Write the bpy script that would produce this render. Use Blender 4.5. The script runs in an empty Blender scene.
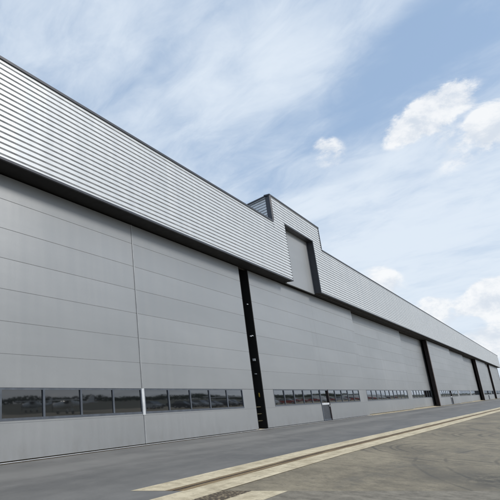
import bpy, bmesh, math, random
from mathutils import Vector, Matrix
random.seed(7)
S = bpy.context.scene
COL = S.collection

# ------------------------------------------------------------ camera
F_PX, CX, CY, HX, HY = 497.0, 10.0, 250.0, 556.0, 391.0
PITCH = math.atan((HY-CY)/F_PX)
YAW = math.atan((HX-CX)/math.hypot(F_PX, HY-CY))
CAM_D, CAM_H = 12.424, 2.2
Fv = Vector((math.cos(YAW)*math.cos(PITCH), math.sin(YAW)*math.cos(PITCH), math.sin(PITCH)))
Rv = Vector((math.sin(YAW), -math.cos(YAW), 0))
Uv = Rv.cross(Fv)
cam = bpy.data.cameras.new('camera')
cam.sensor_fit = 'HORIZONTAL'; cam.sensor_width = 36.0
cam.lens = 36.0*F_PX/500.0
cam.shift_x = (250.0-CX)/500.0
cam.clip_start = 0.1; cam.clip_end = 6000
co = bpy.data.objects.new('camera', cam); COL.objects.link(co)
co.matrix_world = Matrix(((Rv.x, Uv.x, -Fv.x, 0.0), (Rv.y, Uv.y, -Fv.y, -CAM_D), (Rv.z, Uv.z, -Fv.z, CAM_H), (0, 0, 0, 1)))
S.camera = co

def sky_dir(px, py):      # direction in the world of a cloud seen from the apron
    return (Fv + Rv*((px-CX)/F_PX) + Uv*((CY-py)/F_PX)).normalized()

# ------------------------------------------------------------ light
SUN_EL, SUN_AZ = math.radians(33), math.radians(-68)     # azimuth measured from +X
sun_vec = Vector((math.cos(SUN_AZ)*math.cos(SUN_EL), math.sin(SUN_AZ)*math.cos(SUN_EL), math.sin(SUN_EL)))
sl = bpy.data.lights.new('sun', 'SUN'); sl.energy = 1.85; sl.angle = math.radians(13); sl.color = (1.0, 0.955, 0.89)
so = bpy.data.objects.new('sun', sl); COL.objects.link(so)
so.rotation_euler = sun_vec.to_track_quat('Z', 'Y').to_euler()
S.view_settings.view_transform = 'Standard'
S.view_settings.look = 'None'
S.view_settings.gamma = 1
S.view_settings.use_curve_mapping = False
S.view_settings.exposure = 0.32

# ------------------------------------------------------------ node helper
class NT:
    def __init__(s, nt): s.nt = nt
    def n(s, t, **k):
        nd = s.nt.nodes.new(t)
        for a, v in k.items(): setattr(nd, a, v)
        return nd
    def put(s, sock, v):
        if hasattr(v, 'is_linked') or hasattr(v, 'links'): s.nt.links.new(v, sock)
        else: sock.default_value = v
    def m(s, op, a, b=0.0, c=None, clamp=False):
        nd = s.n('ShaderNodeMath', operation=op, use_clamp=clamp)
        s.put(nd.inputs[0], a); s.put(nd.inputs[1], b)
        if c is not None: s.put(nd.inputs[2], c)
        return nd.outputs[0]
    def vm(s, op, a, b=(0, 0, 0)):
        nd = s.n('ShaderNodeVectorMath', operation=op)
        s.put(nd.inputs[0], a); s.put(nd.inputs[1], b)
        return nd.outputs['Value'] if op in ('DOT_PRODUCT', 'LENGTH', 'DISTANCE') else nd.outputs[0]
    def mr(s, v, a, b, c=0.0, d=1.0, smooth=True):
        nd = s.n('ShaderNodeMapRange', interpolation_type='SMOOTHSTEP' if smooth else 'LINEAR')
        s.put(nd.inputs['Value'], v); s.put(nd.inputs['From Min'], a); s.put(nd.inputs['From Max'], b)
        s.put(nd.inputs['To Min'], c); s.put(nd.inputs['To Max'], d)
        return nd.outputs[0]
    def noise(s, vec, scale, detail=4.0, rough=0.55, dist=0.0, dim='3D'):
        nd = s.n('ShaderNodeTexNoise', noise_dimensions=dim)
        s.put(nd.inputs['Vector'], vec); nd.inputs['Scale'].default_value = scale
        nd.inputs['Detail'].default_value = detail; nd.inputs['Roughness'].default_value = rough
        nd.inputs['Distortion'].default_value = dist
        return nd.outputs[0]
    def mapping(s, vec, scale=(1, 1, 1), rot=(0, 0, 0), loc=(0, 0, 0)):
        nd = s.n('ShaderNodeMapping'); s.put(nd.inputs['Vector'], vec)
        nd.inputs['Scale'].default_value = scale; nd.inputs['Rotation'].default_value = rot; nd.inputs['Location'].default_value = loc
        return nd.outputs[0]
    def mix(s, f, a, b, blend='MIX'):
        nd = s.n('ShaderNodeMix', data_type='RGBA', blend_type=blend)
        s.put(nd.inputs[0], f)
        for k, v in ((6, a), (7, b)):
            if isinstance(v, (tuple, list)) and len(v) == 3: v = (*v, 1)
            s.put(nd.inputs[k], v)
        return nd.outputs[2]
    def sep(s, v):
        nd = s.n('ShaderNodeSeparateXYZ'); s.put(nd.inputs[0], v); return nd.outputs
    def comb(s, x, y, z):
        nd = s.n('ShaderNodeCombineXYZ'); s.put(nd.inputs[0], x); s.put(nd.inputs[1], y); s.put(nd.inputs[2], z); return nd.outputs[0]

# ------------------------------------------------------------ sky
W = bpy.data.worlds.new('World'); S.world = W; W.use_nodes = True
W.node_tree.nodes.clear()
w = NT(W.node_tree)
sky = w.n('ShaderNodeTexSky', sky_type='NISHITA')
sky.sun_disc = False
sky.sun_elevation = SUN_EL
sky.sun_rotation = math.pi/2 - SUN_AZ
sky.air_density = 1.0; sky.dust_density = 1.4; sky.ozone_density = 1.6
tc = w.n('ShaderNodeTexCoord')
d = w.vm('NORMALIZE', tc.outputs['Generated'])
dx, dy, dz = w.sep(d)
inv = w.m('DIVIDE', 1.0, w.m('ADD', w.m('MAXIMUM', dz, 0.0), 0.12))
pl = w.comb(w.m('MULTIPLY', dx, inv), w.m('MULTIPLY', dy, inv), 0.0)
# thin high cloud
plr = w.mapping(pl, (1, 1, 1), (0, 0, math.radians(-62)))
c1 = w.noise(w.mapping(plr, (1.25, 2.1, 1), (0, 0, 0), (.4, .9, 0)), 1.0, 8, 0.56, 0.35)
c2 = w.noise(w.mapping(plr, (3.0, 5.0, 1), (0, 0, math.radians(14)), (3.1, 1.7, 0)), 1.6, 9, 0.64, 0.6)
cir = w.m('ADD', w.m('MULTIPLY', c1, 0.74), w.m('MULTIPLY', c2, 0.42))
def blob(px, py, r_deg, gain):
    c = sky_dir(px, py)
    return w.m('MULTIPLY', w.mr(w.vm('DOT_PRODUCT', d, tuple(c)), math.cos(math.radians(r_deg)), 1.0, 0.0, 1.0), gain)
def total(lst):
    acc = None
    for b in lst:
        v = blob(*b); acc = v if acc is None else w.m('ADD', acc, v)
    return acc
veil = total([(255, 75, 9, .13), (150, 120, 10, .06), (60, 10, 8, .05), (330, 30, 7, .06), (400, 210, 12, .07), (450, 270, 12, .10), (280, 60, 4, .05),
              (410, 80, 7, -.13), (470, 50, 8, -.12), (330, 110, 6, -.10), (270, 160, 6, -.07), (60, 60, 7, -.03), (200, 30, 7, -.05), (190, 170, 6, -.02)])
horizon = w.mr(dz, 0.55, 0.08, 0.0, 0.13)
cir = w.m('ADD', w.m('ADD', cir, veil), horizon)
cirm = w.mr(cir, 0.36, 0.90, 0.12, 0.90)
# fair-weather cumulus
n1 = w.noise(w.mapping(d, (1, 1, 1.35)), 13.0, 12, 0.66, 0.25)
puff = total([(462, 93, 1.9, .50), (445, 101, 2.2, .55), (428, 113, 2.2, .55), (411, 123, 2.1, .52), (396, 133, 1.9, .46), (387, 140, 1.3, .25),
              (498, 116, 2.2, .50), (508, 126, 2.9, .60), (486, 127, 1.9, .42), (470, 150, 3.4, .20), (440, 150, 3.6, .18), (328, 152, 2.0, .44), (325, 143, 1.2, .18),
              (484, 301, 1.9, .5), (495, 293, 2.0, .6), (505, 302, 2.4, .6), (472, 306, 1.4, .38),
              (380, 279, 1.8, .46), (391, 286, 1.9, .48), (441, 313, 2.0, .5), (428, 309, 1.6, .4),
              (492, 344, 2.2, .6), (478, 342, 1.8, .5), (560, 330, 5.0, .6), (600, 200, 6, .6)])
# clouds over the rest of the sky, outside this view too
nb = w.noise(w.mapping(pl, (1, 1, 1), (0, 0, 0), (5.2, 2.2, 0)), 1.3, 3, 0.5, 0.0)
behind = w.mr(w.vm('DOT_PRODUCT', d, tuple(Vector((Fv.x, Fv.y, 0)).normalized())), 0.25, -0.2, 0.0, 1.0)
puff = w.m('ADD', puff, w.m('MULTIPLY', w.mr(nb, 0.50, 0.66, 0.0, 0.75), behind))
pm = w.mr(w.m('ADD', w.m('MULTIPLY', puff, 0.75), w.m('MULTIPLY', w.m('SUBTRACT', n1, 0.5), 2.6)), 0.10, 0.56)
pm = w.m('MULTIPLY', pm, w.mr(puff, 0.02, 0.5))
n2 = w.noise(w.mapping(d, (1, 1, 1.35), (0, 0, 0), (0.0, 0.0, 0.035)), 13.0, 8, 0.64, 0.25)
shade = w.mr(w.m('SUBTRACT', n1, n2), -0.16, 0.12, 0.0, 1.0)
skyc = w.vm('SCALE', sky.outputs[0]); 
skyc.node.inputs['Scale'].default_value = 0.105
gradc = w.mix(0.60, skyc, (0.35, 0.54, 0.83))
c = w.mix(cirm, gradc, (0.79, 0.87, 0.96))
cum = w.mix(shade, (0.70, 0.76, 0.84), (0.97, 0.98, 0.99))
c = w.mix(w.m('MULTIPLY', pm, 0.88), c, cum)
bg = w.n('ShaderNodeBackground'); w.put(bg.inputs['Color'], c); bg.inputs['Strength'].default_value = 0.80
wo = w.n('ShaderNodeOutputWorld'); W.node_tree.links.new(bg.outputs[0], wo.inputs[0])

# ------------------------------------------------------------ materials
def mat(name, base=(.5, .5, .5), rough=.6, metal=0.0, spec=0.5, fn=None):
    m = bpy.data.materials.new(name); m.use_nodes = True
    t = NT(m.node_tree); b = m.node_tree.nodes['Principled BSDF']
    b.inputs['Base Color'].default_value = (*base, 1)
    b.inputs['Roughness'].default_value = rough; b.inputs['Metallic'].default_value = metal
    b.inputs['Specular IOR Level'].default_value = spec
    if fn: fn(t, b)
    else:      # every surface carries a little tone variation
        P = t.n('ShaderNodeTexCoord').outputs['Object']
        v = t.noise(P, 2.3, 6, .6)
        t.put(b.inputs['Base Color'], t.mix(t.mr(v, .3, .7), tuple(x*.86 for x in base), tuple(min(1, x*1.12) for x in base)))
        t.put(b.inputs['Roughness'], t.mr(v, .3, .7, max(0, rough-.06), min(1, rough+.08)))
    return m
def bump(t, b, h, dist, strength=0.4):
    n = t.n('ShaderNodeBump'); n.inputs['Strength'].default_value = strength; n.inputs['Distance'].default_value = dist
    t.put(n.inputs['Height'], h); t.put(b.inputs['Normal'], n.outputs[0])

def f_door(t, b):
    P = t.n('ShaderNodeTexCoord').outputs['Object']
    x, y, z = t.sep(P)
    big = t.noise(t.mapping(P, (.12, .12, .35)), 1.0, 3, .5)
    streak = t.noise(t.mapping(P, (2.2, 2.2, .16)), 1.0, 6, .62)
    fine = t.noise(P, 14, 6, .7)
    # each sandwich panel came from the line a shade apart
    pid = t.m('FLOOR', t.m('DIVIDE', t.m('SUBTRACT', z, 1.19), 1.102))
    wn = t.n('ShaderNodeTexWhiteNoise', noise_dimensions='2D')
    t.put(wn.inputs['Vector'], t.comb(pid, t.m('FLOOR', t.m('DIVIDE', t.m('ADD', x, 5.2), 12.45)), 0.0))
    v = t.m('ADD', t.m('MULTIPLY', big, .45), t.m('MULTIPLY', streak, .12))
    v = t.m('ADD', v, t.m('MULTIPLY', fine, .18))
    v = t.m('ADD', v, t.m('MULTIPLY', wn.outputs[0], .15))
    c = t.mix(t.mr(v, .30, .70), (.298, .307, .312), (.362, .370, .375))
    dirt = t.m('MULTIPLY', t.mr(z, .75, 0.0), t.mr(t.noise(t.mapping(P, (1.5, 1.5, .6)), 1.0, 6, .65), .38, .7))
    c = t.mix(t.m('MULTIPLY', dirt, .32), c, (.21, .20, .18))
    t.put(b.inputs['Base Color'], c)
    t.put(b.inputs['Roughness'], t.mr(streak, .3, .7, .39, .45))
    wav = t.noise(t.mapping(P, (.5, .5, 1.4)), 1.0, 2, .4)
    bump(t, b, t.m('ADD', t.m('MULTIPLY', wav, 1.0), t.m('MULTIPLY', fine, .06)), .02, .35)
M_door = mat('door_panel_paint', rough=.4, metal=.45, spec=.5, fn=f_door)

def f_clad(t, b):
    P = t.n('ShaderNodeTexCoord').outputs['Object']
    x, y, z = t.sep(P)
    streak = t.noise(t.mapping(P, (1.1, 1.1, .10)), 1.0, 6, .6)
    sheet = t.n('ShaderNodeTexWhiteNoise', noise_dimensions='2D')
    t.put(sheet.inputs['Vector'], t.comb(t.m('FLOOR', t.m('DIVIDE', x, 6.4)), t.m('FLOOR', t.m('DIVIDE', z, .852)), 0.0))
    v = t.m('ADD', t.m('MULTIPLY', streak, .88), t.m('MULTIPLY', sheet.outputs[0], .12))
    t.put(b.inputs['Base Color'], t.mix(t.mr(v, .3, .75), (.62, .645, .66), (.71, .73, .74)))
    t.put(b.inputs['Roughness'], t.mr(streak, .3, .7, .36, .42))
M_clad = mat('silver_cladding', rough=.35, metal=.25, fn=f_clad)
M_groove_shade = mat('cladding_groove_shade', (.56, .57, .58), .5, .2)  # groove faces toned darker: shade inside the grooves put into the colour
M_coping = mat('dark_grey_coping', (.045, .048, .058), .45, .3)
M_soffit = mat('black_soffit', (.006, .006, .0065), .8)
M_track = mat('soffit_track_steel', (.045, .038, .033), .7, .2)
M_pier = mat('dark_brown_steel', (.030, .021, .021), .55, .3)
M_brown = mat('weathered_brown_steel', (.095, .072, .066), .6, .2)
M_black = mat('interior_dark', (.004, .004, .004), .9)  # near-black colour stands for the unlit inside at the door gap
M_seam = mat('seam_gasket', (.24, .25, .255), .8)
M_frame = mat('blue_grey_window_frame', (.12, .135, .16), .4, .6)
M_white = mat('white_trim', (.62, .64, .66), .45, .2)
M_beige = mat('beige_trim', (.40, .38, .33), .6)
M_yellow = mat('yellow_paint', (.28, .21, .03), .5)
M_roof = mat('grey_roof', (.25, .26, .27), .6)
M_tail = mat('tail_door_paint', rough=.5, metal=.3, fn=f_door)
def f_glass(t, b):
    P = t.n('ShaderNodeTexCoord').outputs['Object']
    b.inputs['IOR'].default_value = 1.6
    bump(t, b, t.noise(P, 1.1, 1, .4), .004, .25)
M_glass = mat('tinted_glass', (.008, .009, .010), .03, 0, .85, fn=f_glass)
M_glass.node_tree.nodes['Principled BSDF'].inputs['Coat Weight'].default_value = .4
M_glass.node_tree.nodes['Principled BSDF'].inputs['Coat Roughness'].default_value = .02

def f_asphalt(t, b):
    P = t.n('ShaderNodeTexCoord').outputs['Object']
    x, y, z = t.sep(P)
    n1 = t.noise(t.mapping(P, (.10, .9, 1)), 1.0, 5, .6, .4)
    n2 = t.noise(t.mapping(P, (1, 2.2, 1), (0, 0, .04)), .8, 8, .68)
    n3 = t.noise(P, 15, 7, .85)
    v = t.m('ADD', t.m('ADD', t.m('MULTIPLY', n1, .4), t.m('MULTIPLY', n2, .35)), t.m('MULTIPLY', n3, .25))
    c = t.mix(t.mr(v, .38, .64), (.140, .137, .130), (.222, .216, .204))
    wob = t.m('MULTIPLY', t.m('SUBTRACT', t.noise(t.mapping(P, (.12, .12, 1)), 1.0, 3, .5), .5), .9)
    band = t.mr(t.m('ABSOLUTE', t.m('SUBTRACT', t.m('ADD', y, wob), -1.75)), .75, .15)      # pale wheel path along the doors
    c = t.mix(t.m('MULTIPLY', band, .40), c, (.31, .30, .28))
    patch = t.mr(t.noise(t.mapping(P, (.25, .5, 1), (0, 0, 0), (4, 1, 0)), 1.0, 4, .6), .52, .66)
    c = t.mix(t.m('MULTIPLY', patch, .35), c, (.100, .100, .100))
    t.put(b.inputs['Base Color'], c)
    t.put(b.inputs['Roughness'], t.mr(v, .4, .6, .5, .72))
    bump(t, b, n3, .004, .5)
M_asph = mat('worn_asphalt', rough=.7, fn=f_asphalt)

def f_conc(t, b):
    P = t.n('ShaderNodeTexCoord').outputs['Object']
    x, y, z = t.sep(P)
    n1 = t.noise(t.mapping(P, (.18, .5, 1)), 1.0, 6, .62, .5)
    n2 = t.noise(t.mapping(P, (1, 1, 1)), 2.2, 10, .74)
    n3 = t.noise(P, 13, 7, .85)
    v = t.m('ADD', t.m('ADD', t.m('MULTIPLY', n1, .35), t.m('MULTIPLY', n2, .35)), t.m('MULTIPLY', n3, .30))
    c = t.mix(t.mr(v, .37, .63), (.122, .102, .066), (.350, .302, .214))
    # rubber marks left by turning tugs
    warp = t.m('MULTIPLY', t.m('SUBTRACT', t.noise(P, .22, 3, .5), .5), .5)
    acc = None
    rings = [(27, -11.3, q, .035 if i_ % 2 else .05, .8) for i_, q in enumerate((3.1, 3.4, 3.9, 4.1, 4.7, 5.2, 5.35, 5.9))]
    rings += [(37, -14, q, .06, .8) for q in (4.4, 4.8, 5.5, 5.8, 6.6)] + [(24, -24, q, .04, .7) for q in (13.2, 13.4, 14.6, 15.4)] + [(46, -22, q, .07, .7) for q in (12, 12.6, 14)]
    for (cx_, cy_, r, wd, g) in rings:
        dd = t.vm('DISTANCE', t.comb(x, y, 0.0), (cx_, cy_, 0))
        ln = t.m('MULTIPLY', t.mr(t.m('ABSOLUTE', t.m('SUBTRACT', t.m('ADD', dd, warp), r)), wd*1.9, wd*.3), g)
        acc = ln if acc is None else t.m('MAXIMUM', acc, ln)
    brk = t.mr(t.noise(t.mapping(P, (.5, .5, 1), (0, 0, 0), (8, 3, 0)), 1.0, 4, .6), .38, .62)
    c = t.mix(t.m('MULTIPLY', t.m('MULTIPLY', acc, brk), .75), c, (.055, .050, .042))
    stain = t.mr(t.vm('LENGTH', t.vm('MULTIPLY', t.vm('SUBTRACT', P, (18.6, -11.0, 0)), (.36, .62, 0))), 1.25, .1)
    stain = t.m('MULTIPLY', stain, t.mr(n2, .36, .58))
    c = t.mix(t.m('MULTIPLY', stain, .85), c, (.050, .047, .040))
    cr = t.m('ABSOLUTE', t.m('SUBTRACT', t.noise(P, .33, 9, .62, .2), .5))
    c = t.mix(t.m('MULTIPLY', t.mr(cr, .0035, .0008), t.m('MULTIPLY', t.mr(n1, .45, .6), .6)), c, (.05, .046, .038))
    st2 = t.mr(t.noise(t.mapping(P, (.35, .8, 1), (0, 0, .2), (2, 7, 0)), 1.0, 5, .6), .54, .70)
    c = t.mix(t.m('MULTIPLY', st2, .38), c, (.092, .090, .080))
    t.put(b.inputs['Base Color'], c)
    t.put(b.inputs['Roughness'], t.mr(v, .4, .6, .62, .85))
    bump(t, b, t.m('ADD', n3, n2), .006, .5)
M_conc = mat('brown_grey_concrete', rough=.8, fn=f_conc)

def f_near(t, b):
    P = t.n('ShaderNodeTexCoord').outputs['Object']
    x, y, z = t.sep(P)
    n2 = t.noise(P, 2.2, 8, .72); n3 = t.noise(P, 14, 7, .85)
    v = t.m('ADD', t.m('MULTIPLY', n2, .7), t.m('MULTIPLY', n3, .3))
    t.put(b.inputs['Base Color'], t.mix(t.mr(v, .36, .64), (.145, .128, .097), (.300, .268, .210)))
    bump(t, b, t.m('ADD', n3, n2), .006, .5)
M_near = mat('pale_brown_concrete', rough=.8, fn=f_near)

def f_cream(t, b):
    P = t.n('ShaderNodeTexCoord').outputs['Object']
    x, y, z = t.sep(P)
    n2 = t.noise(P, 2.6, 9, .72); n3 = t.noise(P, 14, 7, .85)
    n4 = t.noise(t.mapping(P, (.3, 3.2, 1)), 1.0, 6, .6)
    v = t.m('ADD', t.m('ADD', t.m('MULTIPLY', n2, .45), t.m('MULTIPLY', n3, .2)), t.m('MULTIPLY', n4, .35))
    c = t.mix(t.mr(v, .36, .62), (.42, .35, .225), (.78, .68, .48))
    jd = t.m('ABSOLUTE', t.m('SUBTRACT', t.m('FRACT', t.m('DIVIDE', t.m('ADD', x, .35), 2.5)), .5))
    c = t.mix(t.m('MULTIPLY', t.mr(jd, .492, .499), .6), c, (.22, .19, .13))
    spot = t.mr(t.noise(t.mapping(P, (1.2, 5, 1)), 1.6, 8, .75), .55, .68)
    c = t.mix(t.m('MULTIPLY', spot, .45), c, (.24, .20, .14))
    t.put(b.inputs['Base Color'], c)
    bump(t, b, n3, .004, .5)
M_cream = mat('cream_concrete', rough=.8, fn=f_cream)

def f_rust(t, b):
    P = t.n('ShaderNodeTexCoord').outputs['Object']
    x, y, z = t.sep(P)
    n2 = t.noise(t.mapping(P, (.5, 6, 1)), 1.0, 6, .66); n3 = t.noise(P, 30, 4, .8)
    v = t.m('ADD', t.m('MULTIPLY', n2, .6), t.m('MULTIPLY', n3, .4))
    c = t.mix(t.mr(v, .36, .64), (.13, .085, .042), (.34, .25, .135))
    t.put(b.inputs['Base Color'], c)
    bump(t, b, n3, .01, .6)
M_rust = mat('rusty_channel', rough=.75, metal=.1, fn=f_rust)
def f_grate(t, b):
    P = t.n('ShaderNodeTexCoord').outputs['Object']
    v = t.n('ShaderNodeTexVoronoi'); t.put(v.inputs['Vector'], P); v.inputs['Scale'].default_value = 13
    n3 = t.noise(P, 9, 4, .8)
    k = t.m('ADD', t.mr(v.outputs['Distance'], .1, .55), t.m('MULTIPLY', t.m('SUBTRACT', n3, .5), 1.2))
    t.put(b.inputs['Base Color'], t.mix(k, (.40, .32, .20), (.085, .064, .040)))
    bump(t, b, v.outputs['Distance'], .02, .8)
M_grate = mat('gritty_channel', rough=.8, fn=f_grate)
def f_grass(t, b):
    P = t.n('ShaderNodeTexCoord').outputs['Object']
    n = t.noise(P, .05, 8, .7)
    t.put(b.inputs['Base Color'], t.mix(t.mr(n, .35, .65), (.030, .034, .020), (.060, .062, .036)))
M_grass = mat('grass', rough=.9, fn=f_grass)
M_leaf = mat('far_foliage', (.035, .050, .022), .85)

# ------------------------------------------------------------ mesh helpers
def box(bm, x0, x1, y0, y1, z0, z1, mi=0, bev=0):
    vs = [bm.verts.new(p) for p in ((x0, y0, z0), (x1, y0, z0), (x1, y1, z0), (x0, y1, z0), (x0, y0, z1), (x1, y0, z1), (x1, y1, z1), (x0, y1, z1))]
    fs = []
    for q in ((0, 3, 2, 1), (4, 5, 6, 7), (0, 1, 5, 4), (1, 2, 6, 5), (2, 3, 7, 6), (3, 0, 4, 7)):
        f = bm.faces.new([vs[i] for i in q]); f.material_index = mi; fs.append(f)
    if bev:
        es = {e for f in fs for e in f.edges}
        r = bmesh.ops.bevel(bm, geom=list(es), offset=bev, segments=1, affect='EDGES')
        for f in r['faces']: f.material_index = mi
    return vs
def poly(bm, pts, mi=0):
    f = bm.faces.new([bm.verts.new(p) for p in pts]); f.material_index = mi; return f
def mk(name, bm, mats, parent=None, kind=None):
    me = bpy.data.meshes.new(name); bm.to_mesh(me); bm.free()
    for m in (mats if isinstance(mats, (list, tuple)) else [mats]): me.materials.append(m)
    o = bpy.data.objects.new(name, me); COL.objects.link(o)
    if parent: o.parent = parent
    if kind: o['kind'] = kind
    return o
def empty(name, label, cat, loc=(0, 0, 0), group=None):
    o = bpy.data.objects.new(name, None); COL.objects.link(o); o.location = loc; o.empty_display_size = .5
    o['label'] = label; o['category'] = cat
    if group: o['group'] = group
    return o

# ------------------------------------------------------------ ground
def drift(X):      # the slab strips swing gently away from the doors along the apron
    k = max(0.0, X-22.0)
    return -.0166*k if X < 96 else -.0166*74 - .006*(X-96)
XS = [-60, -20, 0, 5, 8, 10, 12, 14, 16, 18, 20, 22] + list(range(24, 100, 4)) + [110, 130, 160, 200, 260, 400, 800]
# added cut: nearer strips repeat with a sideways shift, no real pavement joint
cutP = Vector((8.383, -3.232)); cutQ = Vector((16.688, -11.091))
cutn = Vector((math.cos(YAW), math.sin(YAW)))
def cutY(Xedge, Y):                # X on the cut at given Y
    t = (Y-cutP.y)/(cutQ.y-cutP.y); return cutP.x + t*(cutQ.x-cutP.x)
def strip(bm, ya, yb, z, mi=0):
    """far-side strip between the lines Y=ya and Y=yb (ya > yb), starting at the oblique cut"""
    def row(y):
        x0 = cutY(0, y); pts = [(x0, y)]
        pts += [(X, y+drift(X)) for X in XS if X > x0+.2]
        return pts
    A, B = row(ya), row(yb)
    while len(A) > len(B): B.insert(1, ((B[0][0]+B[1][0])/2, yb))
    while len(B) > len(A): A.insert(1, ((A[0][0]+A[1][0])/2, ya))
    for i in range(len(A)-1):
        poly(bm, [(*B[i], z), (*B[i+1], z), (*A[i+1], z), (*A[i], z)], mi)
bm = bmesh.new(); poly(bm, [(-3000, -3000, -.03), (3500, -3000, -.03), (3500, 3000, -.03), (-3000, 3000, -.03)])
mk('grass_field', bm, M_grass, kind='structure')
bm = bmesh.new(); poly(bm, [(-60, -52, -.008), (800, -52, -.008), (800, 60, -.008), (-60, 60, -.008)])
mk('concrete_apron', bm, M_conc, kind='structure')
bm = bmesh.new()
rowtop = [(X, -.20) for X in XS]; 
for i in range(len(XS)-1):
    a, b_ = XS[i], XS[i+1]
    poly(bm, [(a, -5.28+drift(a), -.004), (b_, -5.28+drift(b_), -.004), (b_, -.20, -.004), (a, -.20, -.004)])
mk('asphalt_lane', bm, M_asph, kind='structure')
# camera side of the cut: ground and the shifted copies of the strips
dirj = (cutQ-cutP).normalized(); back = Vector((-cutn.x, -cutn.y))
def jp(t, s=0.0): q = cutP + dirj*t + back*s; return (q.x, q.y)
def on_cut(Y): return (cutY(0, Y), Y)
bm = bmesh.new()
pts = [on_cut(-.2), on_cut(-6.11), (-60, -6.11), (-60, -.2)]
poly(bm, [(p[0], p[1], .000) for p in pts][::-1])
mk('near_asphalt', bm, M_asph, kind='structure')
bm = bmesh.new()
poly(bm, [(*on_cut(-7.76), .000), (*on_cut(-6.11), 0.0), (-60, -6.11, .000), (-60, -60, 0.0), (*on_cut(-60), .000)])
mk('near_concrete', bm, M_near, kind='structure')
bm = bmesh.new()
for (a, b_) in ((-6.11, -6.72), (-7.19, -7.76)):
    poly(bm, [(*on_cut(a), .004), (-60, a, .004), (-60, b_, .004), (*on_cut(b_), .004)])
strip(bm, -5.28, -5.82, .004); strip(bm, -6.13, -6.70, .004)
mk('concrete_strip', bm, M_cream, kind='structure')
bm = bmesh.new(); strip(bm, -5.82, -6.13, .002)
mk('drain_channel', bm, M_rust, kind='structure')
bm = bmesh.new()      # thin steel lips either side of the slot, and the slot between
strip(bm, -5.935, -5.975, .008)
mk('channel_slot', bm, M_pier, kind='structure')
bm = bmesh.new()
poly(bm, [(*on_cut(-6.72), .0045), (-60, -6.72, .0045), (-60, -7.19, .0045), (*on_cut(-7.19), .0045)])
mk('near_channel_copy', bm, M_grate, kind='structure')
bm = bmesh.new()
for i in range(len(XS)-1):      # threshold under the doors
    a, b_ = XS[i], XS[i+1]
    if a >= 260: break
    poly(bm, [(a, -.2, .004), (b_, -.2, .004), (b_, 3.0, .004), (a, 3.0, .004)])
mk('door_threshold', bm, M_cream, kind='structure')

# ------------------------------------------------------------ hangar
X_END, X_START = 244.0, -14.0
Z_SOF, Z_ROOF, Z_TOW = 9.93, 13.90, 15.98
YC = -.85
hangar = empty('hangar', 'long aircraft hangar with grey sliding doors under ribbed silver cladding and a raised tail-door bay', 'hangar', (0, 0, 0))
RIB = .213
def clad(bm, x0, x1, z0, z1, y=YC, dirv=None, origin=None):
    """horizontal ribbed sheet: broad flat crowns, narrow recessed grooves; steps follow one datum"""
    prof = []
    k = math.floor((z0-Z_SOF)/RIB)
    z = Z_SOF + k*RIB
    while z < z1+RIB:
        prof += [(z+.000, .0), (z+.140, .0), (z+.148, .070), (z+.192, .070)]
        z += RIB
    def dep(zz):
        for (za, da), (zb, db) in zip(prof, prof[1:]):
            if za <= zz <= zb: return da+(db-da)*(zz-za)/max(1e-6, zb-za)
        return 0
    pr = [(z0, dep(z0))] + [q for q in prof if z0+.003 < q[0] < z1-.003] + [(z1, dep(z1))]
    for (za, da), (zb, db) in zip(pr, pr[1:]):
        if dirv is None:
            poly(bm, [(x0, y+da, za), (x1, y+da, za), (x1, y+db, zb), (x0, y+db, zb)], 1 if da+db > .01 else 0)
        else:
            nx, ny = dirv[1], -dirv[0]       # outward normal is -n
            P = lambda s, dd, zz: (origin[0]+dirv[0]*s-nx*dd, origin[1]+dirv[1]*s-ny*dd, zz)
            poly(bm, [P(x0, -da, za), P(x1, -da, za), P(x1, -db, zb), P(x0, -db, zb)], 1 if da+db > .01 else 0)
TX0, TX1 = 37.0, 48.25          # raised bay
DX0, DX1, DZ = 39.42, 45.85, 14.27   # tail door opening
bm = bmesh.new()
clad(bm, X_START, TX0, Z_SOF+.06, Z_ROOF)
clad(bm, TX0, DX0, Z_SOF+.06, Z_TOW)
clad(bm, DX0, DX1, DZ, Z_TOW)
clad(bm, DX1, TX1, Z_SOF+.06, Z_TOW)
clad(bm, TX1, X_END-.3, Z_SOF+.06, Z_ROOF)
mk('cladding', bm, [M_clad, M_groove_shade], hangar)
# splayed return of the raised bay
ra = math.radians(63); rd = (math.cos(ra), math.sin(ra)); RL = 9.0
bm = bmesh.new()
clad(bm, .0, RL, Z_ROOF-.5, Z_TOW, dirv=rd, origin=(TX0, YC))
mk('return_cladding', bm, [M_clad, M_groove_shade], hangar)
bm = bmesh.new()
clad(bm, .0, RL, Z_ROOF-.5, Z_TOW, dirv=(0, 1), origin=(TX1, YC))
mk('return_cladding', bm, [M_clad, M_groove_shade], hangar)
# copings
bm = bmesh.new()
box(bm, X_START, TX0-.002, YC-.05, YC+.35, Z_ROOF-.01, Z_ROOF+.10)
box(bm, TX1+.002, X_END-.25, YC-.05, YC+.35, Z_ROOF-.01, Z_ROOF+.10)
box(bm, TX0-.05, TX1+.05, YC-.05, YC+.35, Z_TOW-.03, Z_TOW+.08)
def bar_dir(bm, o, dv, s0, s1, w0, w1, z0, z1):
    nx, ny = -dv[1], dv[0]
    P = lambda s, ww, zz: (o[0]+dv[0]*s+nx*ww, o[1]+dv[1]*s+ny*ww, zz)
    c = [P(s0, w0, z0), P(s1, w0, z0), P(s1, w1, z0), P(s0, w1, z0), P(s0, w0, z1), P(s1, w0, z1), P(s1, w1, z1), P(s0, w1, z1)]
    vs = [bm.verts.new(p) for p in c]
    for q in ((0, 3, 2, 1), (4, 5, 6, 7), (0, 1, 5, 4), (1, 2, 6, 5), (2, 3, 7, 6), (3, 0, 4, 7)): bm.faces.new([vs[i] for i in q])
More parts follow.
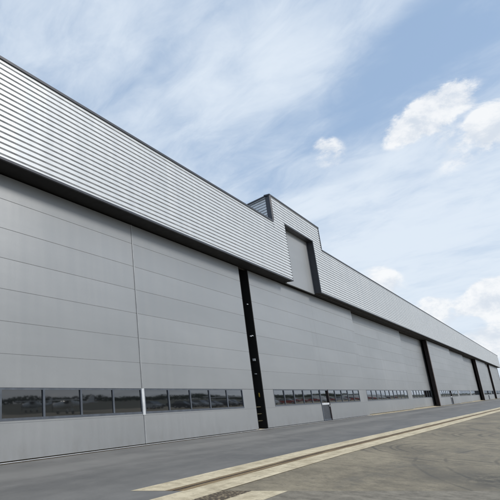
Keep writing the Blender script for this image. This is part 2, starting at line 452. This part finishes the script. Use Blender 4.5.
bar_dir(bm, (TX0, YC), rd, .42, RL, -.25, .06, Z_TOW-.031, Z_TOW+.079)
box(bm, TX1-.25, TX1+.05, YC+.352, YC+RL, Z_TOW-.03, Z_TOW+.08)
mk('coping', bm, M_coping, hangar)
bm = bmesh.new()
bar_dir(bm, (TX0, YC), rd, -.03, .36, -.10, .045, Z_ROOF+.13, Z_TOW-.032)
box(bm, TX0-.01, TX0+.10, YC-.03, YC+.06, Z_ROOF+.131, Z_TOW-.031)
mk('corner_trim', bm, M_coping, hangar)
bm = bmesh.new(); box(bm, TX1-.10, TX1+.03, YC-.03, YC+.10, Z_ROOF+.131, Z_TOW-.031)
mk('corner_trim', bm, M_coping, hangar)
# bottom edge of the cladding
bm = bmesh.new()
for a, b_ in ((X_START, DX0), (DX1, X_END-.3)):
    box(bm, a, b_, YC-.02, YC+.06, Z_SOF-.03, Z_SOF+.06)
mk('edge_flashing', bm, M_coping, hangar)
# tail door: recessed panel with dark reveal
bm = bmesh.new(); RD = .45
box(bm, DX1-.02, DX1+.02, YC-.02, YC+RD, Z_SOF-.03, DZ+.0)
box(bm, DX0-.02, DX0+.01, YC+.0, YC+RD, Z_SOF-.03, DZ+.0)
box(bm, DX0-.02, DX1+.02, YC-.02, YC+RD, DZ, DZ+.09)
box(bm, DX1+.02, DX1+.14, YC-.022, YC+.03, Z_SOF-.03, DZ+.09)
mk('tail_door_frame', bm, M_coping, hangar)
bm = bmesh.new()
box(bm, DX0+.01, DX1-.02, YC+RD, YC+RD+.1, Z_SOF-.10, DZ)
tail = mk('tail_door', bm, M_tail, hangar)
# soffit and its tracks
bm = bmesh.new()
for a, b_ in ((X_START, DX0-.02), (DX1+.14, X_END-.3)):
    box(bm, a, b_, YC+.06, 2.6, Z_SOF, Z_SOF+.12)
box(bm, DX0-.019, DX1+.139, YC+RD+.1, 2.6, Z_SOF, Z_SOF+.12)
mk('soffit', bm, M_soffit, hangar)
bm = bmesh.new()
for y in (-.42, .19, .56, .98, 1.4):
    if y < 0:
        box(bm, DX1+.2, X_END-.4, y-.04, y+.04, Z_SOF-.05, Z_SOF-.001)
    else:
        box(bm, X_START, X_END-.4, y-.03, y+.03, Z_SOF-.07, Z_SOF-.001)
mk('door_track', bm, M_track, hangar)
# shell
bm = bmesh.new()
box(bm, X_START, X_END, 40, 40.3, 0, Z_ROOF-.2)
box(bm, X_START, X_START+.3, 1.5, 40, 0, Z_ROOF-.2)
box(bm, X_END-.3, X_END, YC, 40, Z_SOF-.05, Z_ROOF)
box(bm, X_END-.3, X_END, 1.5, 40, 0, Z_SOF-.05)
mk('side_wall', bm, [M_clad, M_groove_shade], hangar)
bm = bmesh.new()
box(bm, X_START, TX0-.2, YC+.36, 40, Z_ROOF-.35, Z_ROOF-.2)
box(bm, TX0-.2, TX1+.2, YC+1.6, 40, Z_ROOF-.35, Z_ROOF-.2)
box(bm, TX1+.2, X_END, YC+.36, 40, Z_ROOF-.35, Z_ROOF-.2)
vs = [(TX0+.06, YC+.36), (TX1-.26, YC+.36), (TX1-.26, YC+RL), (TX0+rd[0]*RL, YC+rd[1]*RL)]
poly(bm, [(p[0], p[1], Z_TOW-.15) for p in vs])
mk('roof', bm, M_roof, hangar)
bm = bmesh.new(); box(bm, X_START, X_END-.3, 2.4, 2.5, 0, Z_SOF)  # black sheet close behind the doors, standing in for the dark interior
mk('dark_interior_sheet', bm, M_black, hangar)

# sliding doors
SEAMS = [1.19, 2.30, 3.40, 4.49, 5.60, 6.70, 7.80, 8.91]
WZ0, WZ1 = 1.26, 2.30
TH = .14
GL_TILT = math.radians(0.9)
def leaf(x0, x1, y, wins, joints=(), wicket=None, label=None, top=9.86):
    """wins: list of (xa, xb, bays)"""
    bm = bmesh.new()
    zs = [.045] + SEAMS + [top]
    g = .0055
    wx = []
    for a, b_, n in wins: wx.append((a, b_))
    cuts = sorted([x0] + list(joints) + [x1])
    wk = wicket
    for i in range(len(zs)-1):
        za, zb = zs[i]+(g if i else 0), zs[i+1]-g
        if i == 1: continue
        for a, b_ in zip(cuts, cuts[1:]):
            aa, bb = a+(.0015 if a != x0 else 0), b_-(.0015 if b_ != x1 else 0)
            segs = [(aa, bb)]
            if i == 0 and wk: 
                ns = []
                for s0, s1 in segs:
                    if wk[0] < s1 and wk[1] > s0:
                        if s0 < wk[0]: ns.append((s0, wk[0]))
                        if wk[1] < s1: ns.append((wk[1], s1))
                    else: ns.append((s0, s1))
                segs = ns
            for s0, s1 in segs: box(bm, s0, s1, y, y+TH, za, zb, 0, .006)
    # window row infill
    row = [x0] + [v for q in sorted(wx) for v in q] + [x1]
    for a, b_ in zip(row[::2], row[1::2]):
        segs = [(a, b_)]
        if wk and a < wk[0]+.3 and b_ > wk[1]-.3: segs = [(a, wk[0]), (wk[1], b_)]
        for s0, s1 in segs:
            if s1-s0 > .02: box(bm, s0, s1, y, y+TH, zs[1]+g, zs[2]-g, 0, .004)
    for a, b_ in wx:
        box(bm, a, b_, y, y+TH, zs[1]+g, WZ0, 0)
    box(bm, x0+.03, x1-.03, y+.009, y+TH+.04, WZ1+.02, top-.02, 1)     # core seen in the seams
    for s0, s1 in ([(x0+.03, wk[0]-.01), (wk[1]+.01, x1-.03)] if wk else [(x0+.03, x1-.03)]):
        box(bm, s0, s1, y+.009, y+TH+.04, .06, WZ0-.02, 1)
    # end stiles
    lf = mk('sliding_door', bm, [M_door, M_seam], hangar)
    if label: lf['label'] = label
    for a, b_, n in wins:
        st = (b_-a)/n
        for k in range(n):
            p, q = a+k*st, a+(k+1)*st
            wb = bmesh.new(); fw = .055
            box(wb, p, p+fw, y-.012, y+TH, WZ0, WZ1, 0); box(wb, q-fw, q, y-.012, y+TH, WZ0, WZ1, 0)
            box(wb, p+fw, q-fw, y-.010, y+TH, WZ0, WZ0+.085, 0); box(wb, p+fw, q-fw, y-.010, y+TH, WZ1-.06, WZ1, 0)
            yt = y+.012; dz_ = WZ1-.06-(WZ0+.085); tl = math.tan(GL_TILT + math.radians(random.uniform(-.12, .12)))*dz_
            tw = random.uniform(-.004, .004)
            poly(wb, [(p+fw, yt+tw, WZ0+.085), (q-fw, yt-tw, WZ0+.085), (q-fw, yt-tw+tl, WZ1-.06), (p+fw, yt+tw+tl, WZ1-.06)], 1)
            mk('window', wb, [M_frame, M_glass], lf)
    if wk:
        db = bmesh.new(); a, b_ = wk; fw = .09
        box(db, a, a+fw, y-.03, y+TH, .05, WZ1, 0); box(db, b_-.16, b_, y-.05, y+TH, .05, WZ1, 2)
        box(db, a+fw, b_-.16, y-.03, y+TH, WZ1-.07, WZ1, 0); box(db, a+fw, b_-.16, y-.03, y+TH, WZ0-.08, WZ0+.06, 3)
        box(db, a+fw, b_-.16, y-.02, y+TH, .05, .16, 0)
        box(db, a+fw, a+fw+.10, y-.02, y+TH, .16, WZ0-.08, 0)
        # lower leaf: louvred dark panel
        zz = .18
        while zz < WZ0-.12:
            vv = box(db, a+fw+.10, b_-.16, y+.0, y+.04, zz, zz+.05, 4); zz += .075
        box(db, a+fw+.10, b_-.16, y+.05, y+.07, .16, WZ0-.08, 4)
        poly(db, [(a+fw, y+.03, WZ0+.06), (b_-.16, y+.03, WZ0+.06), (b_-.16, y+.045, WZ1-.07), (a+fw, y+.045, WZ1-.07)], 1)
        box(db, b_-.30, b_-.20, y-.07, y-.03, 1.05, 1.12, 3)
        mk('wicket_door', db, [M_frame, M_glass, M_pier, M_white, M_louv], lf)
    return lf
M_cover = mat('pale_cover_strip', (.34, .35, .355), .45, .4)
M_louv = mat('grey_louvre', (.085, .092, .105), .5, .3)
def trimpost(lf, x0, x1, y, z0, z1, m, nm='window_post'):
    bm = bmesh.new(); box(bm, x0, x1, y-.02, y-.001, z0, z1); return mk(nm, bm, m, lf)
l1 = leaf(7.0, 31.86, 0, [(9.25, 19.62, 5), (19.86, 30.17, 5)], (19.72,), label='nearest grey sliding door, with wide window bays split by a white post')
trimpost(l1, 19.64, 19.84, 0, WZ0-.05, WZ1+.01, M_white)
trimpost(l1, 19.685, 19.755, 0, .05, WZ0-.06, M_cover, 'cover_strip')
trimpost(l1, 19.685, 19.755, 0, WZ1+.02, 9.85, M_cover, 'cover_strip')
l2 = leaf(33.28, 58.2, 0, [(34.93, 44.27, 5), (46.34, 55.7, 5)], (45.8,), wicket=(44.28, 46.33), label='sliding door with a wicket door at the middle of its window row')
leaf(57.9, 83.2, .37, [(60.2, 80.4, 10)], (70.5,), label='set back sliding door with ten windows, between the wicket door and the first brown post')
leaf(83.0, 103.3, .74, [(84.9, 101.2, 8)], (93.0,), label='innermost sliding door just left of the first brown post')
leaf(101.5, 126.3, 0, [(103.9, 113.9, 5), (116.1, 124.5, 4)], (113.9,), wicket=(114.0, 116.0), label='far sliding door just right of the first brown post')
leaf(126.0, 150.5, .37, [(128.2, 148.5, 10)], (138.0,))
leaf(150.2, 174.0, .74, [(152.5, 172, 9)], (162.0,))
leaf(172.6, 197.4, 0, [(175, 184.1, 5), (186.5, 195.5, 5)], (185.0,), wicket=(184.2, 186.4), label='far sliding door between the last two inner brown posts')
leaf(197.2, 211.5, .37, [(199, 209, 5)])
leaf(210.6, 241.8, 0, [(213, 222.5, 5), (224, 234, 5)], (223,), label='farthest sliding door at the end of the hangar')
leaf(X_START+.3, 7.3, .37, [(-11, 5, 8)], (-3,))

# posts at the ends of the door groups
def pier(x, y0=-.03, y1=.42, lab=None):
    bm = bmesh.new()
    box(bm, x, x+.16, y0+.05, y1, .02, 9.80, 0)
    box(bm, x-.30, x+.16, y0-.02, y0+.03, .02, 9.78, 1)
    box(bm, x-.14, x, y1-.05, y1, .02, 9.78, 0)
    for i in range(12):
        z = .6+i*.8; box(bm, x-.10, x, y0+.04, y1-.05, z, z+.03, 0)
    o = mk('door_post', bm, [M_pier, M_brown], hangar)
    if lab: o['label'] = lab
    return o
pier(101.3, lab='nearest dark brown post, between two sliding doors')
pier(172.4); pier(210.4); pier(242.4)
# open joint between the two nearest doors
bm = bmesh.new()
box(bm, 31.88, 31.95, .01, .95, .03, 9.84, 0)
box(bm, 33.17, 33.27, -.02, .95, .03, 9.84, 0)
box(bm, 32.45, 32.62, 1.1, 1.3, .03, 9.84, 0)
for i in range(14):
    z = .45+i*.68
    box(bm, 31.96, 33.16, 1.12, 1.18, z, z+.07, 0)
mk('door_post', bm, M_black, hangar)['label'] = 'black stand-in for the dark inside at the open joint between the two nearest sliding doors'  # no post: black piece standing in for the dark inside at the gap
for q in ((32.95, 33.165, .10, .16, 5.55, 5.61), (32.70, 32.86, .10, .16, 5.50, 5.56), (33.05, 33.165, .16, .30, 4.02, 4.16), (32.85, 32.98, .10, .16, 7.55, 7.60), (33.08, 33.165, .2, .3, 3.2, 3.26)):
    bm = bmesh.new(); box(bm, *q); mk('joint_bracket', bm, M_white, hangar)
bm = bmesh.new()      # bent hook, one continuous bar
cxx, czz, rr_, prev = 32.98, 1.95, .08, None
for k in range(12):
    an = math.radians(-60+k*25); rg = []
    for (da_, dy_) in ((-.02, -.02), (.02, -.02), (.02, .02), (-.02, .02)):
        rg.append(bm.verts.new((cxx+(rr_+da_)*math.cos(an)*.5, .16+dy_, czz+(rr_+da_)*math.sin(an)*1.4)))
    if prev:
        for j in range(4): bm.faces.new([prev[j], prev[(j+1) % 4], rg[(j+1) % 4], rg[j]])
    else: bm.faces.new(rg)
    prev = rg
bm.faces.new(prev[::-1])
mk('yellow_hook', bm, M_yellow, hangar)
M_olive = mat('olive_bar', (.07, .058, .025), .6)
for z in (.45, .85, 1.25):
    bm = bmesh.new(); box(bm, 32.3, 33.16, .2, .24, z, z+.04); mk('guard_bar', bm, M_olive, hangar)
# floor guide rails along the door line
bm = bmesh.new()
box(bm, X_START, 58.3, -.060, -.012, .004, .020)
mk('floor_seal', bm, M_pier, hangar)
bm = bmesh.new()
box(bm, X_START, 58.3, -.125, -.065, .004, .026)
mk('floor_rail', bm, M_white, hangar)
bm = bmesh.new()
box(bm, X_START, 58.3, -.185, -.130, .004, .016)
box(bm, 58.3, X_END, -.075, -.045, .004, .012)
box(bm, 58.3, X_END, .25, .28, .004, .012)
mk('rail_groove', bm, M_pier, hangar)

# ------------------------------------------------------------ what the glass reflects: vehicles across the apron, far wood
def lathe_wheel(bm, cx_, cy_, cz, r, wd, mi_t, mi_r):
    N = 20
    for s, rr, y0, y1, mi in ((0, r, -wd/2, wd/2, mi_t), (1, r*.6, -wd/2-.01, wd/2+.01, mi_r)):
        ra_ = [bm.verts.new((cx_+rr*math.cos(2*math.pi*k/N), cy_+y0, cz+rr*math.sin(2*math.pi*k/N))) for k in range(N)]
        rb_ = [bm.verts.new((cx_+rr*math.cos(2*math.pi*k/N), cy_+y1, cz+rr*math.sin(2*math.pi*k/N))) for k in range(N)]
        for k in range(N):
            f = bm.faces.new([ra_[k], ra_[(k+1) % N], rb_[(k+1) % N], rb_[k]]); f.material_index = mi
        f = bm.faces.new(ra_[::-1]); f.material_index = mi
        f = bm.faces.new(rb_); f.material_index = mi
M_tyre = mat('tyre_rubber', (.02, .02, .02), .8)
M_rim = mat('wheel_rim', (.4, .4, .42), .35, .8)
def vehicle(name, label, cat, paint, prof, cabin, L, Wd, group):
    """prof: side outline (x, z) of the lower body, cabin: outline of the glasshouse"""
    root = empty(name, label, cat, (0, 0, 0), group)
    def ext(pr, w0, w1, m, nm, bev=.04):
        b = bmesh.new()
        n = len(pr); zmin = min(p[1] for p in pr); zmax = max(p[1] for p in pr)
        wd = lambda z: w0+(w1-w0)*(z-zmin)/max(.01, zmax-zmin)
        A = [b.verts.new((x, -wd(z)/2, z)) for x, z in pr]; B = [b.verts.new((x, wd(z)/2, z)) for x, z in pr]
        for k in range(n): b.faces.new([A[k], A[(k+1) % n], B[(k+1) % n], B[k]])
        b.faces.new(A[::-1]); b.faces.new(B)
        bmesh.ops.recalc_face_normals(b, faces=b.faces[:])
        bmesh.ops.bevel(b, geom=b.edges[:], offset=bev, segments=2, affect='EDGES')
        return mk(nm, b, m, root)
    ext(prof, Wd, Wd*.97, paint, 'body')
    ext(cabin, Wd*.93, Wd*.76, M_glass, 'glasshouse', .03)
    xs = [p[0] for p in cabin if p[1] == max(q[1] for q in cabin)]
    b = bmesh.new(); zt = max(q[1] for q in cabin); box(b, min(xs), max(xs), -Wd*.37, Wd*.37, zt-.02, zt+.035, 0, .015); mk('roof', b, paint, root)
    for sx in (.19*L, .81*L):
        for sy in (-1, 1):
            b = bmesh.new(); lathe_wheel(b, sx-L/2, sy*(Wd/2-.10), .33, .33, .22, 0, 1); mk('wheel', b, [M_tyre, M_rim], root)
    for sy in (-1, 1):
        b = bmesh.new(); box(b, L/2-.10, L/2+.01, sy*Wd*.36-.17, sy*Wd*.36+.17, .62, .78, 0, .03); mk('headlight', b, M_white, root)
    return root
carp = [(-2.15, .35), (-2.2, .75), (-2.1, .95), (.9, .98), (1.95, .80), (2.15, .55), (2.12, .28), (-2.0, .25)]
carc = [(-1.9, .93), (-1.35, 1.42), (.35, 1.44), (1.15, .95)]
vanp = [(-2.55, .35), (-2.6, 1.95), (-2.45, 2.1), (1.0, 2.1), (1.35, 1.98), (1.75, 1.15), (2.45, .95), (2.6, .6), (2.55, .3)]
vanc = [(1.08, 1.28), (1.08, 1.92), (1.40, 1.88), (1.73, 1.20)]
red = mat('red_paint', (.30, .03, .02), .3); wht = mat('white_paint', (.72, .72, .70), .3); blk = mat('dark_paint', (.03, .03, .035), .3); slv = mat('silver_paint', (.4, .41, .42), .3, .5)
G = 'vehicles parked across the apron, reflected in the hangar windows'
protos = [vehicle('parked_car', 'red car parked across the apron, seen only in the window reflections', 'car', red, carp, carc, 4.3, 1.78, G),
          vehicle('parked_car', 'dark car parked across the apron, seen only in the window reflections', 'car', blk, carp, carc, 4.3, 1.78, G),
          vehicle('parked_car', 'silver car parked across the apron, seen only in the window reflections', 'car', slv, carp, carc, 4.3, 1.78, G),
          vehicle('parked_van', 'white van parked across the apron, seen only in the window reflections', 'van', wht, vanp, vanc, 5.1, 2.0, G)]
used = set()
def place(i, x, y, rz):
    if i not in used: used.add(i); r = protos[i]
    else:
        r = protos[i].copy(); COL.objects.link(r)
        for ch in list(protos[i].children):
            c_ = ch.copy(); COL.objects.link(c_); c_.parent = r
    r.location = (x, y, 0); r.rotation_euler = (0, 0, rz)
x = 92.0
while x < 330:
    place(random.choice((0, 1, 2, 3, 0, 3)) if x > 150 else random.choice((1, 1, 2)), x, -42-random.uniform(0, 3)-(x-62)*.01, math.radians(90+random.uniform(-5, 5)))
    x += random.choice((3.2, 3.4, 3.9, 6.5, 8.5))*(1+(x-62)/170)
M_fus = mat('white_aircraft_paint', (.78, .78, .77), .25)
def aircraft():
    root = empty('light_aircraft', 'white high-winged light aircraft standing nearest across the apron, seen only in the window reflections', 'aircraft')
    b = bmesh.new(); N = 16; prev = None
    for (x_, rr, zc) in ((3.0, .12, 1.25), (2.75, .42, 1.25), (1.9, .52, 1.3), (1.0, .66, 1.45), (-.4, .66, 1.48), (-1.6, .44, 1.42), (-3.2, .22, 1.42), (-4.5, .10, 1.5)):
        ring = [b.verts.new((x_, rr*.85*math.cos(2*math.pi*k/N), zc+rr*math.sin(2*math.pi*k/N))) for k in range(N)]
        if prev:
            for k in range(N): b.faces.new([prev[k], prev[(k+1) % N], ring[(k+1) % N], ring[k]])
        else: b.faces.new(ring)
        prev = ring
    b.faces.new(prev[::-1]); bmesh.ops.recalc_face_normals(b, faces=b.faces[:])
    for f in b.faces: f.smooth = True
    mk('fuselage', b, M_fus, root)
    def slab(nm, pts, z0, z1, axis='z'):
        b = bmesh.new()
        P = (lambda p, q: (p[0], p[1], q)) if axis == 'z' else (lambda p, q: (p[0], q, p[1]))
        A = [b.verts.new(P(p, z0)) for p in pts]; B = [b.verts.new(P(p, z1)) for p in pts]
        for k in range(len(pts)): b.faces.new([A[k], A[(k+1) % len(pts)], B[(k+1) % len(pts)], B[k]])
        b.faces.new(A[::-1]); b.faces.new(B); bmesh.ops.recalc_face_normals(b, faces=b.faces[:])
        bmesh.ops.bevel(b, geom=b.edges[:], offset=.03, segments=2, affect='EDGES'); mk(nm, b, M_fus, root)
    slab('wing', [(1.2, -1), (1.05, -5.2), (.1, -5.2), (-.35, -1), (-.35, 1), (.1, 5.2), (1.05, 5.2), (1.2, 1)], 2.08, 2.24)
    slab('tailplane', [(-3.7, 0), (-3.95, -1.7), (-4.5, -1.7), (-4.7, 0), (-4.5, 1.7), (-3.95, 1.7)], 1.5, 1.58)
    slab('tail_fin', [(-3.3, 1.55), (-4.2, 2.75), (-4.75, 2.75), (-4.6, 1.5)], -.05, .05, 'y')
    b = bmesh.new(); box(b, .35, 1.25, -.60, .60, 1.55, 2.02, 0, .08); mk('windscreen', b, M_glass, root)
    for (wx_, wy_) in ((2.1, 0), (-.1, 1.05), (-.1, -1.05)):
        b = bmesh.new(); lathe_wheel(b, wx_, wy_, .22, .22, .14, 0, 1); mk('wheel', b, [M_tyre, M_rim], root)
        b = bmesh.new(); box(b, wx_-.05, wx_+.05, min(wy_*.4, wy_)-.04 if wy_ <= 0 else wy_*.4, max(wy_*.4, wy_)+.04 if wy_ >= 0 else wy_*.4, .30, 1.05); mk('landing_leg', b, M_fus, root)
    b = bmesh.new(); box(b, 3.02, 3.08, -.07, .07, .35, 2.15, 0, .02); mk('propeller', b, M_pier, root)
    return root
A1 = aircraft(); A1.location = (66, -43, 0); A1.rotation_euler = (0, 0, math.radians(200)); A1['group'] = 'light aircraft across the apron'
def clone(src):
    r_ = src.copy(); COL.objects.link(r_)
    for ch in list(src.children):
        c_ = ch.copy(); COL.objects.link(c_); c_.parent = r_
    return r_
for (ax_, ay_, az_, lb) in ((128, -44, 160, 'white light aircraft beside the parked cars, seen in the window reflections'), (80, -64, 190, 'farthest white light aircraft, behind the other two, seen in the window reflections')):
    A2 = clone(A1); A2.location = (ax_, ay_, 0); A2.rotation_euler = (0, 0, math.radians(az_)); A2['label'] = lb
bm = bmesh.new()
rnd = random.Random(3)
for k in range(16000):
    X = rnd.uniform(-100, 1500); hgt = 5.5+1.6*math.sin(X*.021)+1.0*math.sin(X*.073+1)+.6*math.sin(X*.31)+.5*math.sin(X*1.1)
    z = rnd.uniform(.2, 1)**.8*hgt; y = -330+rnd.uniform(-12, 12)
    s = rnd.uniform(.5, 1.3)
    a = Vector((rnd.uniform(-1, 1), rnd.uniform(-1, 1), rnd.uniform(-1, 1))).normalized(); b_ = a.cross(Vector((rnd.uniform(-1, 1), rnd.uniform(-1, 1), rnd.uniform(-1, 1)))).normalized()
    c_ = Vector((X, y, max(z, s*.5)))
    poly(bm, [tuple(c_+a*s), tuple(c_+b_*s), tuple(c_-a*s), tuple(c_-b_*s)])
mk('far_wood', bm, M_leaf, kind='stuff')
